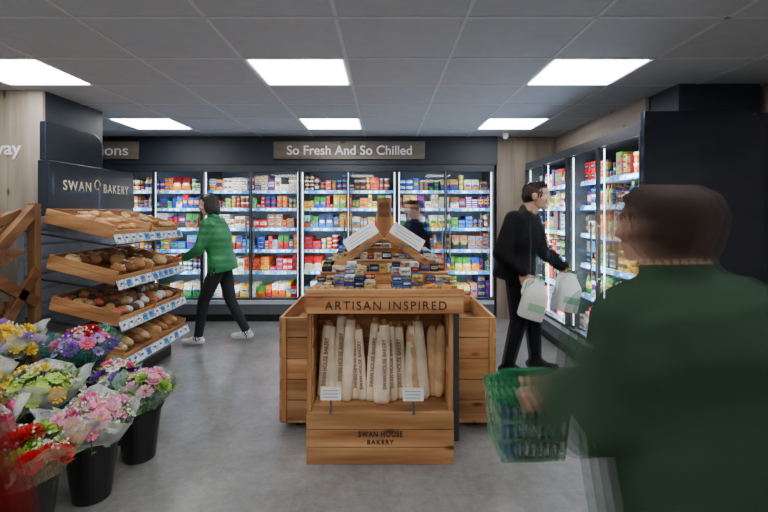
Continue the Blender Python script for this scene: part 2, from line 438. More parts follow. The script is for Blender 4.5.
for i in range(5):
    z0 = .06+i*.137
    b.box(-.46, .475, 2.94, 2.96, z0, z0+.133, pineX, jit(.15)); b.box(-.46, .475, 3.69, 3.71, z0, z0+.133, pineX, jit(.15))
for x in (-.452, .452):
    for y in (2.80, 3.74): b.box(x-.018, x+.018, y-.018, y+.018, 0, .957, darkpost)
cx = .0
tiers = [(.40, 2.86, .975, 1.05), (.33, 2.95, 1.05, 1.12), (.25, 3.04, 1.12, 1.19), (.15, 3.12, 1.19, 1.25)]
for hw, y0, z0, z1 in tiers:
    y1 = 6.5-y0
    b.box(cx-hw, cx+hw, y0, y0+.018, z0, z1-.012, pineX, jit(.2)); b.box(cx-hw, cx+hw, y1-.018, y1, z0, z1-.012, pineX, jit())
    b.box(cx-hw, cx-hw+.018, y0+.018, y1-.018, z0, z1-.012, pineY, jit()); b.box(cx+hw-.018, cx+hw, y0+.018, y1-.018, z0, z1-.012, pineY, jit())
    b.box(cx-hw-.012, cx+hw+.012, y0-.012, y1+.012, z1-.012, z1, pineX, jit(.1, 1.2))
for y in (2.93, 3.57):
    b.beam((-.44, y, .985), (-.02, y, 1.28), .02, .045, pineX, (1.1,1.1,1.1), up=(0, 0, 1))
    b.beam((.44, y, .985), (.02, y, 1.28), .02, .045, pineX, (1.1,1.1,1.1), up=(0, 0, 1))
b.box(-.05, .05, 3.14, 3.24, 1.25, 1.535, pineZ, (.95, .9, .85))
b.make('frame', e, bevel=.003)
text('lettering_header', 'ARTISAN INSPIRED', .68, .048, (.01, 2.487, .908), '-Y', darktxt, e, spacing=1.25)
text('lettering_crate', 'SWAN HOUSE', .25, .032, (-.02, 2.517, .175), '-Y', darktxt, e, spacing=1.1, bold=.01)
text('lettering_crate_small', 'BAKERY', .15, .024, (-.02, 2.517, .13), '-Y', darktxt, e, spacing=1.3, bold=.01)
b = MB()
paper = plain('card_paper', (.72, .72, .7), .6, var=.03)
for sgn in (-1, 1):
    b.M = T((sgn*.155, 2.96, 1.27)) @ Matrix.Rotation(rad(sgn*33), 4, 'Y') @ Matrix.Rotation(rad(-38), 4, 'X')
    b.box(-.12, .12, -.002, .002, -.05, .05, paper)
    for k in range(3): b.box(-.09, .09-.03*(k % 2), -.003, -.002, -.03+k*.025, -.027+k*.025, darkpost)
    b.box(-.005, .005, .002, .008, -.12, .0, darkpost)
b.M = Matrix.Identity(4)
b.box(-.035, .035, 3.134, 3.14, 1.40, 1.50, pineX, (.35, .28, .2))
for x, z in ((-.30, .405), (.165, .40)):
    b.M = T((x, 2.515, z)) @ Matrix.Rotation(rad(-12), 4, 'X')
    b.box(-.058, .058, -.002, .002, -.035, .035, paper)
    for k in range(3): b.box(-.045, .04, -.0035, -.002, -.02+k*.017, -.017+k*.017, darkpost)
    b.box(-.006, .006, .002, .01, -.11, 0, darkpost)
b.M = Matrix.Identity(4)
b.make('price_cards', e)
b = MB()
pc = [(.60,.60,.56),(.03,.06,.18),(.52,.32,.05),(.30,.04,.02),(.62,.62,.62),(.03,.03,.04),(.08,.16,.34),(.45,.32,.15),(.5,.45,.34)]
for xa, xb in ((-.29, -.08), (.05, .24)):
    for row, y0 in enumerate((2.56, 2.66, 2.76)):
        lev = 3+row
        x = xa
        while x < xb-.03:
            w = random.uniform(.045, .07); z = .975
            cA = random.choice(pc)
            for k in range(lev-random.choice((0, 0, 1))):
                b.M = T((x, y0, z)) @ Matrix.Rotation(rad(random.uniform(-5, 5)), 4, 'Z')
                product(b, 0, 0, 0, 0, w*.95, .028, .085, cA if random.random() < .5 else random.choice(pc), random.choice(pc), random.choice(pc)); z += .029
            x += w
b.M = Matrix.Identity(4)
# packs along the outer edges of the deck and on the stepped shelves (front and sides)
for xa, xb in ((-.41, -.31), (.26, .42)):
    for y0, lev in ((2.64, 1), (2.73, 2)):
        x = xa
        while x < xb-.02:
            w = random.uniform(.045, .06)
            for k in range(lev):
                b.M = T((x, y0, .975+k*.03)); product(b, 0, 0, 0, 0, w*.93, .029, .08, random.choice(pc), random.choice(pc), random.choice(pc))
            x += w
for (hw, ty, z0, z1), (xi, xo) in zip(tiers[:3], ((.345, .40), (.262, .32), (.165, .24))):
    x = -hw
    while x < hw-.05:
        w = random.uniform(.045, .07)
        b.M = T((x, ty, z1)); product(b, 0, 0, 0, 0, w*.9, random.uniform(.025, .05), .05, random.choice(pc), random.choice(pc), random.choice(pc)); x += w
    for sgn in (-1, 1):
        y = ty+.06
        while y < 6.5-ty-.08:
            w = random.uniform(.05, .08); x0 = sgn*(xi+xo)/2
            b.M = T((x0, y, z1))
            product(b, 0, -.026, 0, 0, .052, random.uniform(.035, .06), w*.9, random.choice(pc), random.choice(pc), random.choice(pc)); y += w
b.M = Matrix.Identity(4)
for k in range(5):
    b.ell((.25+k*.035, 2.56+.03*(k % 2), .995), (.03, .022, .02), prod, (.55, .25, .06))
    b.ell((-.40+k*.024, 2.57+.03*(k % 2), .992), (.022, .02, .017), prod, (.6, .35, .12))
b.make('cake_packets', e)
bag = MB(); crust = plain('bread_crust', (.5, .25, .09), .65, bumps=.4, bscale=40, var=.3)
bagm = plain('paper_bag', (.80, .66, .48), .6, bumps=.6, bscale=22, var=.2)
crumb = plain('flour_crust', (.62, .40, .20), .7, bumps=.5, bscale=50, var=.3)
bagtexts = []
xs = [-.375, -.33, -.275, -.225, -.175, -.13, -.085, -.035, .005, .055, .10, .15, .20, .25, .30, .335]
for i, x in enumerate(xs):
    tilt = random.uniform(-.09, .09); Lh = random.uniform(.42, .50); y = 2.64+random.uniform(0, .12)
    if i == 15: tilt = .05
    p0 = V((x, y, .292)); ax = V((tilt, .1, 1)).normalized()
    r = random.uniform(.024, .032)
    m = bagm if i not in (12, 14, 15) else crumb
    prof = [(0, .0), (.7, .0), (1.05, .05), (.95, .3), (1.02, .5), (.93, .8), (.9, .93), (.85, .99)] if m is bagm else [(0, 0), (.5, .01), (.9, .08), (1, .3), (.92, .36), (1, .45), (.92, .52), (1, .62), (.9, .7), (.9, .85), (.5, .97), (0, 1)]
    rot = V((0, 0, 1)).rotation_difference(ax).to_matrix().to_4x4()
    bag.M = T(p0) @ rot
    bag.lathe([(r*a*1.0, z*Lh) for a, z in prof], (0, 0, 0), m, n=14, sx=1.2)
    if m is bagm:
        bag.lathe([(r*.5, Lh*.9), (r*.68, Lh*1.02), (r*.5, Lh*1.06), (0, Lh*1.07)], (0, 0, 0), crust, n=12)
        if i % 2 == 0 or i in (5, 9): bagtexts.append((T(p0) @ rot @ T((0, -r*1.06-.001, Lh*.5)), r))
bag.M = Matrix.Identity(4)
bag.make('baguettes', e, smooth=True)
brn = plain('bag_print', (.16, .09, .05), .7)
for Mx, r in bagtexts:
    text('bag_lettering', 'SWAN HOUSE BAKERY', .29, r*.85, (0, 0, 0), '-Y', brn, e, ext=.001, rotM=Mx @ Matrix.Rotation(rad(90), 4, 'X') @ Matrix.Rotation(rad(90), 4, 'Z'), bold=.02)

# ------------------------------------------------------------------ bakery wall unit (left)
e = empty('bakery_shelf_unit')
b = MB()
b.box(-2.85, -2.80, 3.46, 4.92, .0, 1.40, slat)
for i in range(11):
    z = .1+i*.12; b.box(-2.80, -2.79, 3.46, 4.92, z, z+.10, slat, (1, 1, 1))
b.box(-2.85, -2.755, 3.66, 4.90, 1.36, 1.865, navy)
n = 8; rr = .12; y0, y1, z0, z1 = 3.68, 4.42, 1.87, 2.19
pts = [(y0, z0), (y1, z0), (y1, z1-rr)]+[(y1-rr+rr*math.cos(a), z1-rr+rr*math.sin(a)) for a in [math.pi/2*i/n for i in range(1, n+1)]]+[(y0, z1)]
m = len(pts)
b.add([(-2.85, p[0], p[1]) for p in pts]+[(-2.80, p[0], p[1]) for p in pts], [tuple(range(m-1,-1,-1)), tuple(range(m, 2*m))]+[(i, (i+1) % m, m+(i+1) % m, m+i) for i in range(m)], navy)
b.box(-2.79, -2.15, 3.5, 4.5, .0, .10, blackm)
b.make('carcass', e, bevel=.004)
text('lettering', 'SWAN', .36, .085, (-2.752, 4.0, 1.67), '+X', goldtxt, e, spacing=1.25)
text('lettering_2', 'BAKERY', .42, .085, (-2.752, 4.58, 1.67), '+X', goldtxt, e, spacing=1.2)
b = MB()
for k in range(10):
    a0 = k*.55; a1 = (k+1)*.55
    b.beam((-2.752, 4.27+.045*math.cos(a0)*(1-k*.04), 1.69+.06*math.sin(a0)*(1-k*.04)), (-2.752, 4.27+.045*math.cos(a1)*(1-k*.05), 1.69+.06*math.sin(a1)*(1-k*.05)), .004, .01, goldtxt, up=(1, 0, 0))
b.make('swan_logo', e)
breadc = [(.50, .24, .08), (.62, .36, .13), (.42, .18, .06), (.68, .46, .22), (.34, .14, .05), (.22, .09, .03)]
pale = [(.66, .42, .17), (.72, .50, .24), (.58, .33, .12)]
wb = MB(); rl = MB(); bd = MB()
rows = [(1.225, -2.07, 0), (.87, -2.05, 1), (.55, -2.03, 2), (.26, -2.0, 3)]
breadm = plain('baked_crust', (1, 1, 1), .6, bumps=.5, bscale=35, var=.25, attr=True)
for z, xf, ri in rows:
    L = .58; th = rad(14)
    for ti, (ya, yb) in enumerate(((3.44, 3.965), (3.985, 4.51))):
        M = T((xf, 0, z)) @ Matrix.Rotation(th, 4, 'Y')
        wb.M = M; bd.M = M
        x0, x1 = -L, -.03
        wb.box(x0, x1, ya, yb, -.01, .0, pineX, jit())
        for zz in (0, .052):
            wb.box(x0, x1, ya, ya+.012, zz, zz+.048, pineX, jit(.15, 1.1)); wb.box(x0, x1, yb-.012, yb, zz, zz+.048, pineX, jit(.15, 1.1))
            wb.box(x0, x0+.012, ya+.012, yb-.012, zz, zz+.048, pineY, jit())
        wb.box(x1-.012, x1, ya+.012, yb-.012, 0, .06, pineY, jit(.1, 1.15))
        if ri == 0:
            for yy in [ya+.08+.12*j for j in range(4)]:
                for xx in (-.48, -.37, -.26, -.16, -.08):
                    if random.random() < .18: continue
                    yc = min(yy, yb-.07); a0 = random.uniform(0, 6.28); c = random.choice(pale+breadc[:2])
                    zc = .045+random.choice((0, .035))
                    for q in range(-3, 4):
                        an = a0+q*.38; rr_ = .026*(1-abs(q)/5)
                        bd.ell((xx+.05*math.cos(an)-.05*math.cos(a0), yc+.05*math.sin(an)-.05*math.sin(a0), zc), (rr_*1.1, rr_*1.1, rr_), breadm, c, n=8, m=6)
        elif ri == 1:
            for yy in [ya+.09+.12*j for j in range(4)]:
                for xx in (-.45, -.3, -.15):
                    if random.random() < .25: continue
                    cc = random.choice(breadc); s_ = random.uniform(.75, 1.1)
                    bd.ell((xx, min(yy, yb-.07), .02+.055*s_), (.075*s_, .055*s_, .05*s_), breadm, cc, nz=.25)
                    for q in (-.03, 0, .03): bd.ell((xx+q, min(yy, yb-.07), .02+.10*s_), (.006, .03, .006), breadm, (.75, .6, .4), n=6, m=5)
        elif ri == 2:
            for yy in [ya+.06+.08*j for j in range(6)]:
                for xx in (-.5, -.4, -.3, -.2, -.1):
                    c = random.choice([(.10, .05, .025), (.4, .2, .08), (.65, .65, .6), (.5, .3, .1), (.06, .03, .02), (.5, .1, .05)])
                    bd.ell((xx, min(yy, yb-.04), .06+random.uniform(0, .04)), (.042, .036, .032), breadm, c, nz=.5)
        else:
            for yy in [ya+.08+.12*j for j in range(4)]:
                bd.ell((-.28, min(yy, yb-.07), .08), (.22, .05, .055), breadm, random.choice(breadc), nz=.2)
    wb.M = Matrix.Identity(4); bd.M = Matrix.Identity(4)
    rl.M = T((xf, 0, z)) @ Matrix.Rotation(rad(-18), 4, 'Y')
    rl.box(-.03, 0, 3.42, 4.54, -.045, -.035, blackm)
    rl.box(0, .006, 3.42, 4.54, -.04, .035, prod, (.62, .72, .85))
    y = 3.44
    while y < 4.48:
        rl.box(.006, .008, y, y+.07, -.03, .026, prod, random.choice(((.85, .88, .9), (.1, .3, .6), (.85, .85, .85)))); 
        rl.box(.008, .009, y+.01, y+.05, -.005, .012, prod, (.1, .15, .3)); y += .1
    rl.M = Matrix.Identity(4)
    for yy in (3.47, 4.0, 4.53):
        wb.beam((-2.79, yy, z+.06), (xf-.03, yy, z-.055), .012, .03, blackm, up=(0, 1, 0))
wb.make('wooden_trays', e, bevel=.002); rl.make('price_rails', e); bd.make('bread_and_pastries', e, smooth=True)
# ------------------------------------------------------------------ wooden rack far left
e = empty('wooden_crate_rack')
b = MB()
XA, XB = -3.5, -2.64
for x in (XA, XB):
    for y in (2.95, 3.36): b.box(x-.03, x+.03, y-.03, y+.03, 0, 1.5 if y > 3.2 else 1.1, pineZ, jit(.1, .45))
    b.beam((x, 2.95, 1.10), (x, 3.37, 1.47), .05, .08, pineY, (.5, .42, .36))
    b.beam((x+.02, 2.95, .5), (x+.02, 3.36, 1.0), .03, .08, pineY, (.5, .42, .36))
    b.beam((x+.02, 2.95, 1.0), (x+.02, 3.36, .75), .03, .08, pineY, (.5, .42, .36))
for z in (.25, .62, 1.0, 1.25):
    b.M = T((XA+.03, 2.95 if z < 1.2 else 3.12, z)) @ Matrix.Rotation(rad(20), 4, 'X')
    b.box(0, .80, 0, .40 if z < 1.2 else .22, 0, .015, pineX, (.5, .42, .36))
    for q in (0, .07): 
        b.box(0, .80, 0, .015, q+.015, q+.075, pineX, jit(.1, .5)); b.box(0, .015, .015, .22, q+.015, q+.075, pineY, jit(.1, .5)); b.box(.785, .80, .015, .22, q+.015, q+.075, pineY, jit(.1, .5))
    for i in range(7):
        for j in range(2): b.ell((.07+i*.11, .07+j*.11, .08), (.05, .05, .05), prod, random.choice(((.6, .3, .05), (.5, .06, .03), (.35, .45, .08), (.45, .3, .12))))
b.M = Matrix.Identity(4)
b.make('frame', e, bevel=.003)

# ------------------------------------------------------------------ flowers
def bloom(b, c, r, col, col2, kind, ax):
    ax = V(ax).normalized(); a = ax.cross(V((.3, 1, .2))).normalized(); q = ax.cross(a); c = V(c)
    if kind == 'rose':
        rings = [(5, .25, .55, .95), (6, .55, .75, .75), (7, .9, .95, .45)]
    elif kind == 'daisy':
        rings = [(12, .95, 1.0, .15)]
    else:
        rings = [(8, .3, .5, .8), (12, .65, .8, .6), (14, .95, 1, .25)]
    for ri, (n, r0, r1, hh) in enumerate(rings):
        for i in range(n):
            t = 2*math.pi*(i+.5*ri)/n+random.uniform(-.1, .1); w = math.pi/n*(1.25 if kind == 'rose' else 1.0)
            def pt(tt, rr, h): return c+(a*math.cos(tt)+q*math.sin(tt))*rr*r+ax*h*r
            base = pt(t, .08, 0)
            b.add([base, pt(t-w, r0*.8, hh*.6), pt(t-w*.6, r1, hh), pt(t, r1*1.08, hh*.95), pt(t+w*.6, r1, hh), pt(t+w, r0*.8, hh*.6)], [(0, 1, 2, 3), (0, 3, 4, 5)], painted,
                  tuple(x*random.uniform(.8, 1.1) for x in col))
    if kind != 'rose': b.ell(c+ax*r*.2, (r*.25, r*.25, r*.22), painted, col2, n=8, m=5)
def bouquet(x, y, z, R, cols, kinds, wrap, bh=.3, lean=(0, 0), n=26, seed=1):
    random.seed(seed)
    e = empty('flower_bouquet'); 
    top = z+bh; R *= 1.15
    b = MB()
    b.lathe([(0, .0), (.085, .0), (.12, bh-.01), (.13, bh-.01), (.13, bh), (.113, bh), (.08, .01), (0, .01)], (x, y, z), blackm, n=28)
    b.make('bucket', e, smooth=False)
    if z > .01:
        b = MB(); h = .13
        b.box(x-h, x+h, y-h, y+h, z-.02, z, blackm)
        for sx in (-1, 1):
            for sy in (-1, 1): b.box(x+sx*(h-.01)-.01, x+sx*(h-.01)+.01, y+sy*(h-.01)-.01, y+sy*(h-.01)+.01, 0, z-.02, blackm)
        b.make('riser', e)
    cx, cy = x+lean[0], y+lean[1]; cz = top+.06
    b = MB()
    for i in range(n):
        k = (i+.5)/n; rr = R*math.sqrt(k)*.9; t = i*2.4
        px, py = cx+rr*math.cos(t), cy+rr*math.sin(t); pz = cz+.11*(1-k)+random.uniform(-.02, .025)
        ax = V(((px-cx)*2.2, (py-cy)*2.2, .35))
        ci = random.randrange(len(cols)); br = random.uniform(.036, .056)*(.8 if kinds[ci] == 'daisy' else 1)
        b.tube((x+(px-x)*.2, y+(py-y)*.2, z+.08), (px, py, pz), .003, .003, painted, (.08, .2, .04), n=5, cap=False)
        bloom(b, (px, py, pz), br, cols[ci], (.6, .5, .05) if ci % 2 else (.15, .2, .03), kinds[ci], ax)
    for i in range(n*4):
        t = random.uniform(0, 6.28); rr = R*random.uniform(.2, 1.05); 
        p = V((cx+rr*math.cos(t), cy+rr*math.sin(t), cz+.07*(1-rr/R)+random.uniform(-.06, .05)))
        d = V((math.cos(t), math.sin(t), random.uniform(.1, .9))).normalized(); s = d.cross(V((0, 0, 1))).normalized(); l = random.uniform(.04, .08)
        b.add([p, p+d*l*.5+s*l*.22, p+d*l, p+d*l*.5-s*l*.22], [(0, 1, 2, 3)], painted, random.choice(((.06, .17, .03), (.10, .26, .05), (.18, .34, .09))))
    for i in range(n*3):
        t = random.uniform(0, 6.28); rr = R*random.uniform(.1, 1.0)
        p = (cx+rr*math.cos(t), cy+rr*math.sin(t), cz+.12*(1-(rr/R)**2)+random.uniform(-.01, .04))
        b.ell(p, (.007, .007, .007), painted, random.choice(((.75, .75, .7), (.6, .65, .35))), n=6, m=4)
    b.make('blooms', e)
    b = MB(); nn = 40; vs = []
    prof = [(.07, z+bh*.45, 0), (.11, top-.02, .2), (R*.85, top+.03, .6), (R*1.18, cz+.085, 1)]
    for k, (r, zz, f) in enumerate(prof):
        for i in range(nn):
            t = 2*math.pi*i/nn; w = 1+.10*f*math.sin(5*t+seed)+.05*f*math.sin(13*t)
            vs.append((x+lean[0]*f+r*w*math.cos(t), y+lean[1]*f+r*w*math.sin(t), zz+.035*f*math.sin(4*t+seed*2)))
    b.add(vs, [(k*nn+i, k*nn+(i+1) % nn, (k+1)*nn+(i+1) % nn, (k+1)*nn+i) for k in range(3) for i in range(nn)], cello, wrap)
    b.make('wrap', e, smooth=True)
pk, wh, yl, rd, pu, lv = (.85, .14, .36), (.88, .88, .80), (.85, .62, .03), (.60, .008, .012), (.27, .025, .50), (.45, .22, .72)
lp, gr = (.88, .46, .6), (.32, .55, .06)
kr = (.66, .48, .32); cl = (.90, .93, .95)
bouquet(-1.47, 2.24, 0, .17, [pk, lp, wh, pk], ['mum', 'mum', 'daisy', 'daisy'], cl, seed=3, n=34)
bouquet(-1.43, 2.60, 0, .12, [lp, gr, gr, lp], ['mum', 'daisy', 'mum', 'rose'], (.3, .5, .35), seed=4, n=18, lean=(.03, .02))
bouquet(-1.53, 1.90, 0, .15, [rd, rd, rd, wh, gr], ['rose', 'rose', 'mum', 'daisy', 'mum'], kr, seed=5, n=26, lean=(.0, 0))
bouquet(-1.90, 2.44, .0, .18, [yl, gr, wh, gr], ['mum', 'daisy', 'mum', 'daisy'], cl, bh=.38, seed=6, n=34)
bouquet(-2.00, 2.95, .16, .17, [pu, rd, lv, pk], ['mum', 'rose', 'daisy', 'mum'], (.06, .35, .35), seed=7, n=30)
bouquet(-2.36, 2.74, .24, .18, [pu, yl, wh, yl, lv], ['mum', 'mum', 'daisy', 'mum', 'rose'], cl, seed=8, n=36)
bouquet(-1.68, 2.80, .0, .11, [pk, wh, pu], ['rose', 'daisy', 'mum'], (.2, .5, .5), seed=9, n=18)
bouquet(-2.24, 2.36, .14, .16, [wh, yl, lv], ['mum', 'rose', 'daisy'], cl, seed=10, n=28, bh=.32)
bouquet(-1.93, 2.05, .06, .16, [wh, gr, pk], ['mum', 'mum', 'rose'], cl, seed=12, n=26)

# ------------------------------------------------------------------ people
def capsule(p0, p1, r0, r1, side=None, n=16, flat=1.0):
    p0, p1 = V(p0), V(p1); d = p1-p0; L = d.length; d = d.normalized() if L > 1e-6 else V((0, 0, 1))
    s = V(side) if side else (V((1, 0, 0)) if abs(d.x) < .8 else V((0, 1, 0)))
    s = (s-d*s.dot(d)).normalized(); q = d.cross(s)
    rings = []
    for k in range(1, 5): a = math.pi/2*k/4; rings.append((p0-d*r0*math.cos(a), r0*math.sin(a)))
    m = max(2, int(L/.02))
    for k in range(1, m): t = k/m; rings.append((p0+d*L*t, r0+(r1-r0)*t))
    for k in range(0, 4): a = math.pi/2*k/4; rings.append((p1+d*r1*math.sin(a), r1*math.cos(a)))
    vs = [p0-d*r0]
    for c, r in rings:
        for i in range(n):
            t = 2*math.pi*i/n; vs.append(c+(s*math.cos(t)+q*math.sin(t)*flat)*r)
    vs.append(p1+d*r1)
    fs = [(0, 1+(i+1) % n, 1+i) for i in range(n)]
    K = len(rings)
    for k in range(K-1):
        for i in range(n): fs.append((1+k*n+i, 1+k*n+(i+1) % n, 1+(k+1)*n+(i+1) % n, 1+(k+1)*n+i))
    fs += [(len(vs)-1, 1+(K-1)*n+i, 1+(K-1)*n+(i+1) % n) for i in range(n)]
    return vs, fs
def loft(rings, n=28, sub=5):
    R = []
    for k in range(len(rings)-1):
        for j in range(sub):
            t = j/sub; t2 = t*t*(3-2*t); a, b_ = rings[k], rings[k+1]
            R.append((V(a[0]).lerp(V(b_[0]), t), a[1]+(b_[1]-a[1])*t2, a[2]+(b_[2]-a[2])*t2, V(a[3]).lerp(V(b_[3]), t)))
    R.append((V(rings[-1][0]), rings[-1][1], rings[-1][2], V(rings[-1][3])))
    vs = []; K = len(R)
    for k, (c, rx, ry, s) in enumerate(R):
        d = (R[min(k+1, K-1)][0]-R[max(k-1, 0)][0]).normalized()
        s = (s-d*s.dot(d)).normalized(); q = d.cross(s)
        for i in range(n):
            t = 2*math.pi*i/n; ct, st = math.cos(t), math.sin(t)
            ex = .85
            vs.append(c+s*(math.copysign(abs(ct)**ex, ct)*rx)+q*(math.copysign(abs(st)**ex, st)*ry))
    fs = [(k*n+i, k*n+(i+1) % n, (k+1)*n+(i+1) % n, (k+1)*n+i) for k in range(K-1) for i in range(n)]
    vs.append(R[0][0]); vs.append(R[-1][0])
    fs += [(len(vs)-2, (i+1) % n, i) for i in range(n)]
    fs += [(len(vs)-1, (K-1)*n+i, (K-1)*n+(i+1) % n) for i in range(n)]
    return vs, fs
def ellv(c, r, R=None, n=20, m=14):
    R = R or Matrix.Identity(3); c = V(c); vs = [c+R @ V((0, 0, r[2]))]; fs = []
    for j in range(1, m):
        ph = math.pi*j/m
        for i in range(n):
            t = 2*math.pi*i/n; vs.append(c+R @ V((math.sin(ph)*math.cos(t)*r[0], math.sin(ph)*math.sin(t)*r[1], math.cos(ph)*r[2])))
    vs.append(c-R @ V((0, 0, r[2])))
    fs += [(0, 1+i, 1+(i+1) % n) for i in range(n)]
    for j in range(m-2):
        for i in range(n): fs.append((1+j*n+i, 1+(j+1)*n+i, 1+(j+1)*n+(i+1) % n, 1+j*n+(i+1) % n))
    fs += [(len(vs)-1, 1+(m-2)*n+(i+1) % n, 1+(m-2)*n+i) for i in range(n)]
    return vs, fs
def fuse(name, parts, voxel, smooth, parent, mats):
    vs, fs = [], []; src = []
    for (pv, pf), mi in parts:
        o = len(vs); vs += [tuple(p) for p in pv]; fs += [tuple(o+k for k in f) for f in pf]
        src += (mi if isinstance(mi, list) else [mi]*len(pv))
    me = bpy.data.meshes.new(name); me.from_pydata(vs, [], fs)
    o = bpy.data.objects.new(name, me); COL.objects.link(o)
    r = o.modifiers.new('r', 'REMESH'); r.mode = 'VOXEL'; r.voxel_size = voxel
    s = o.modifiers.new('s', 'SMOOTH'); s.factor = .5; s.iterations = smooth
    bpy.context.view_layer.update()
    m2 = bpy.data.meshes.new_from_object(o.evaluated_get(bpy.context.evaluated_depsgraph_get()))
    kd = kdtree.KDTree(len(vs))
    for i, p in enumerate(vs): kd.insert(p, i)
    kd.balance()
    m2.materials.clear()
    for m in mats: m2.materials.append(m)
    for p in m2.polygons:
        p.material_index = src[kd.find(p.center)[1]]; p.use_smooth = True
    o.modifiers.clear(); o.data = m2; o.parent = parent; m2.name = name
    return o
def hand(name, wrist, d, pn, thumb, curl, parent, skin, sc_=1.0):
    w = V(wrist); d = V(d).normalized(); pn = V(pn); pn = (pn-d*pn.dot(d)).normalized()
    s = d.cross(pn).normalized()
    if s.dot(V(thumb)) < 0: s = -s
    parts = []
    k = sc_
    for off in (-.026, -.009, .009, .026):
        parts.append((capsule(w+s*off*.6*k, w+(d*.085+s*off)*k, .014*k, .0125*k), 0))
    parts.append((capsule(w-d*.03*k, w+d*.02*k, .024*k, .024*k, side=s, flat=.75), 0))
    parts.append((capsule(w+(d*.02+s*.02)*k, w+(d*.055+s*.03+pn*.012)*k, .016*k, .013*k), 0))
    for off, ln in ((.028, .92), (.0095, 1.02), (-.0095, .96), (-.028, .76)):
        p = w+(d*.088+s*off)*k; a = 0
        for L, r0, r1, c in ((.042, .0095, .0088, .8), (.027, .0088, .008, 1.1), (.021, .008, .0068, .8)):
            a += curl*c
            dd = d*math.cos(a)+pn*math.sin(a)+s*off*1.2
            q = p+dd*L*ln*k; parts.append((capsule(p, q, r0*k, r1*k, n=10), 0)); p = q
    p = w+(d*.03+s*.03)*k
    for L, r0, dv in ((.038, .013, s*.8+d*.6+pn*.2), (.03, .0105, s*.45+d*.75+pn*(.3+curl*.5)), (.024, .009, s*.1+d*.75+pn*(.4+curl*.8))):
        q = p+dv.normalized()*L*k; parts.append((capsule(p, q, r0*k, r0*.88*k, n=10), 0)); p = q
    return fuse(name, parts, .0035, 2, parent, [skin])
def head(center, neck, fwd, up, skin, hairm, style, parent, lipm, k=1.0):
    c = V(center); f = V(fwd).normalized(); u = V(up); u = (u-f*u.dot(f)).normalized(); r = f.cross(u).normalized()
    R = Matrix((r, f, u)).transposed()
    def L(p): return c+R @ (V(p)*k)
    def E(p, rr, mi=0): return (ellv(L(p), [x*k for x in rr], R), mi)
    def C(p, q, a, b_, mi=0): return (capsule(L(p), L(q), a*k, b_*k), mi)
    parts = [E((0, -.012, .03), (.074, .092, .085)), E((0, .02, -.02), (.06, .066, .085)), E((0, .032, -.068), (.046, .046, .036)), E((0, .06, -.092), (.021, .02, .016)),
             C((0, .084, .012), (0, .101, -.022), .007, .0105), E((.010, .091, -.027), (.008, .01, .007)), E((-.010, .091, -.027), (.008, .01, .007)),
             C((-.034, .074, .024), (.034, .074, .024), .011, .011), E((.037, .056, -.022), (.02, .022, .022)), E((-.037, .056, -.022), (.02, .022, .022)),
             C((-.02, .076, -.052), (.02, .076, -.052), .006, .006, 1), C((-.016, .077, -.062), (.016, .077, -.062), .0065, .0065, 1),
             E((.074, -.008, -.004), (.009, .018, .028)), E((-.074, -.008, -.004), (.009, .018, .028)),
             C((.016, .088, .031), (.047, .072, .033), .0045, .0035, 2), C((-.016, .088, .031), (-.047, .072, .033), .0045, .0035, 2),
             (capsule(L((0, -.02, -.05)), V(neck), .052*k, .058*k), 0)]
    fuse('head', parts, .005, 2, parent, [skin, lipm, hairm])
    b = MB()
    for sx in (-1, 1):
        b.ell(L((sx*.03, .073, .006)), (.0125*k,)*3, whitem, n=14, m=10)
        b.ell(L((sx*.03, .0835, .006)), (.0055*k, .004*k, .0055*k), blackm, R=R)
    b.make('eyes', parent, smooth=True)
    hp = [E((0, -.026, .044), (.080, .092, .080)), E((0, -.05, .0), (.076, .070, .072)), C((-.04, .045, .090), (.04, .05, .088), .016, .018), C((-.03, .02, .108), (.03, .02, .108), .02, .02)]
    if style == 'bob':
        hp += [E((.055, -.02, -.03), (.034, .055, .085)), E((-.055, -.02, -.03), (.034, .055, .085)), E((0, -.065, -.05), (.075, .045, .09))]
    elif style == 'messy':
        random.seed(5)
        for i in range(40):
            t = random.uniform(0, 6.28); ph = random.uniform(.1, 1.75)
            p = V((.072*math.sin(ph)*math.cos(t), -.028+.08*math.sin(ph)*math.sin(t), .04+.075*math.cos(ph)))
            if p.y > .03 and p.z < .06: continue
            hp.append(C(p, p*1.08+V((0, -.005, -.012)), .016, .01))
        hp += [E((0, -.065, -.04), (.066, .04, .065))]
    elif style == 'short':
        hp += [C((.072, .03, .03), (.072, .022, -.01), .009, .006), C((-.072, .03, .03), (-.072, .022, -.01), .009, .006)]
    fuse('hair', hp, .006, 1, parent, [hairm])
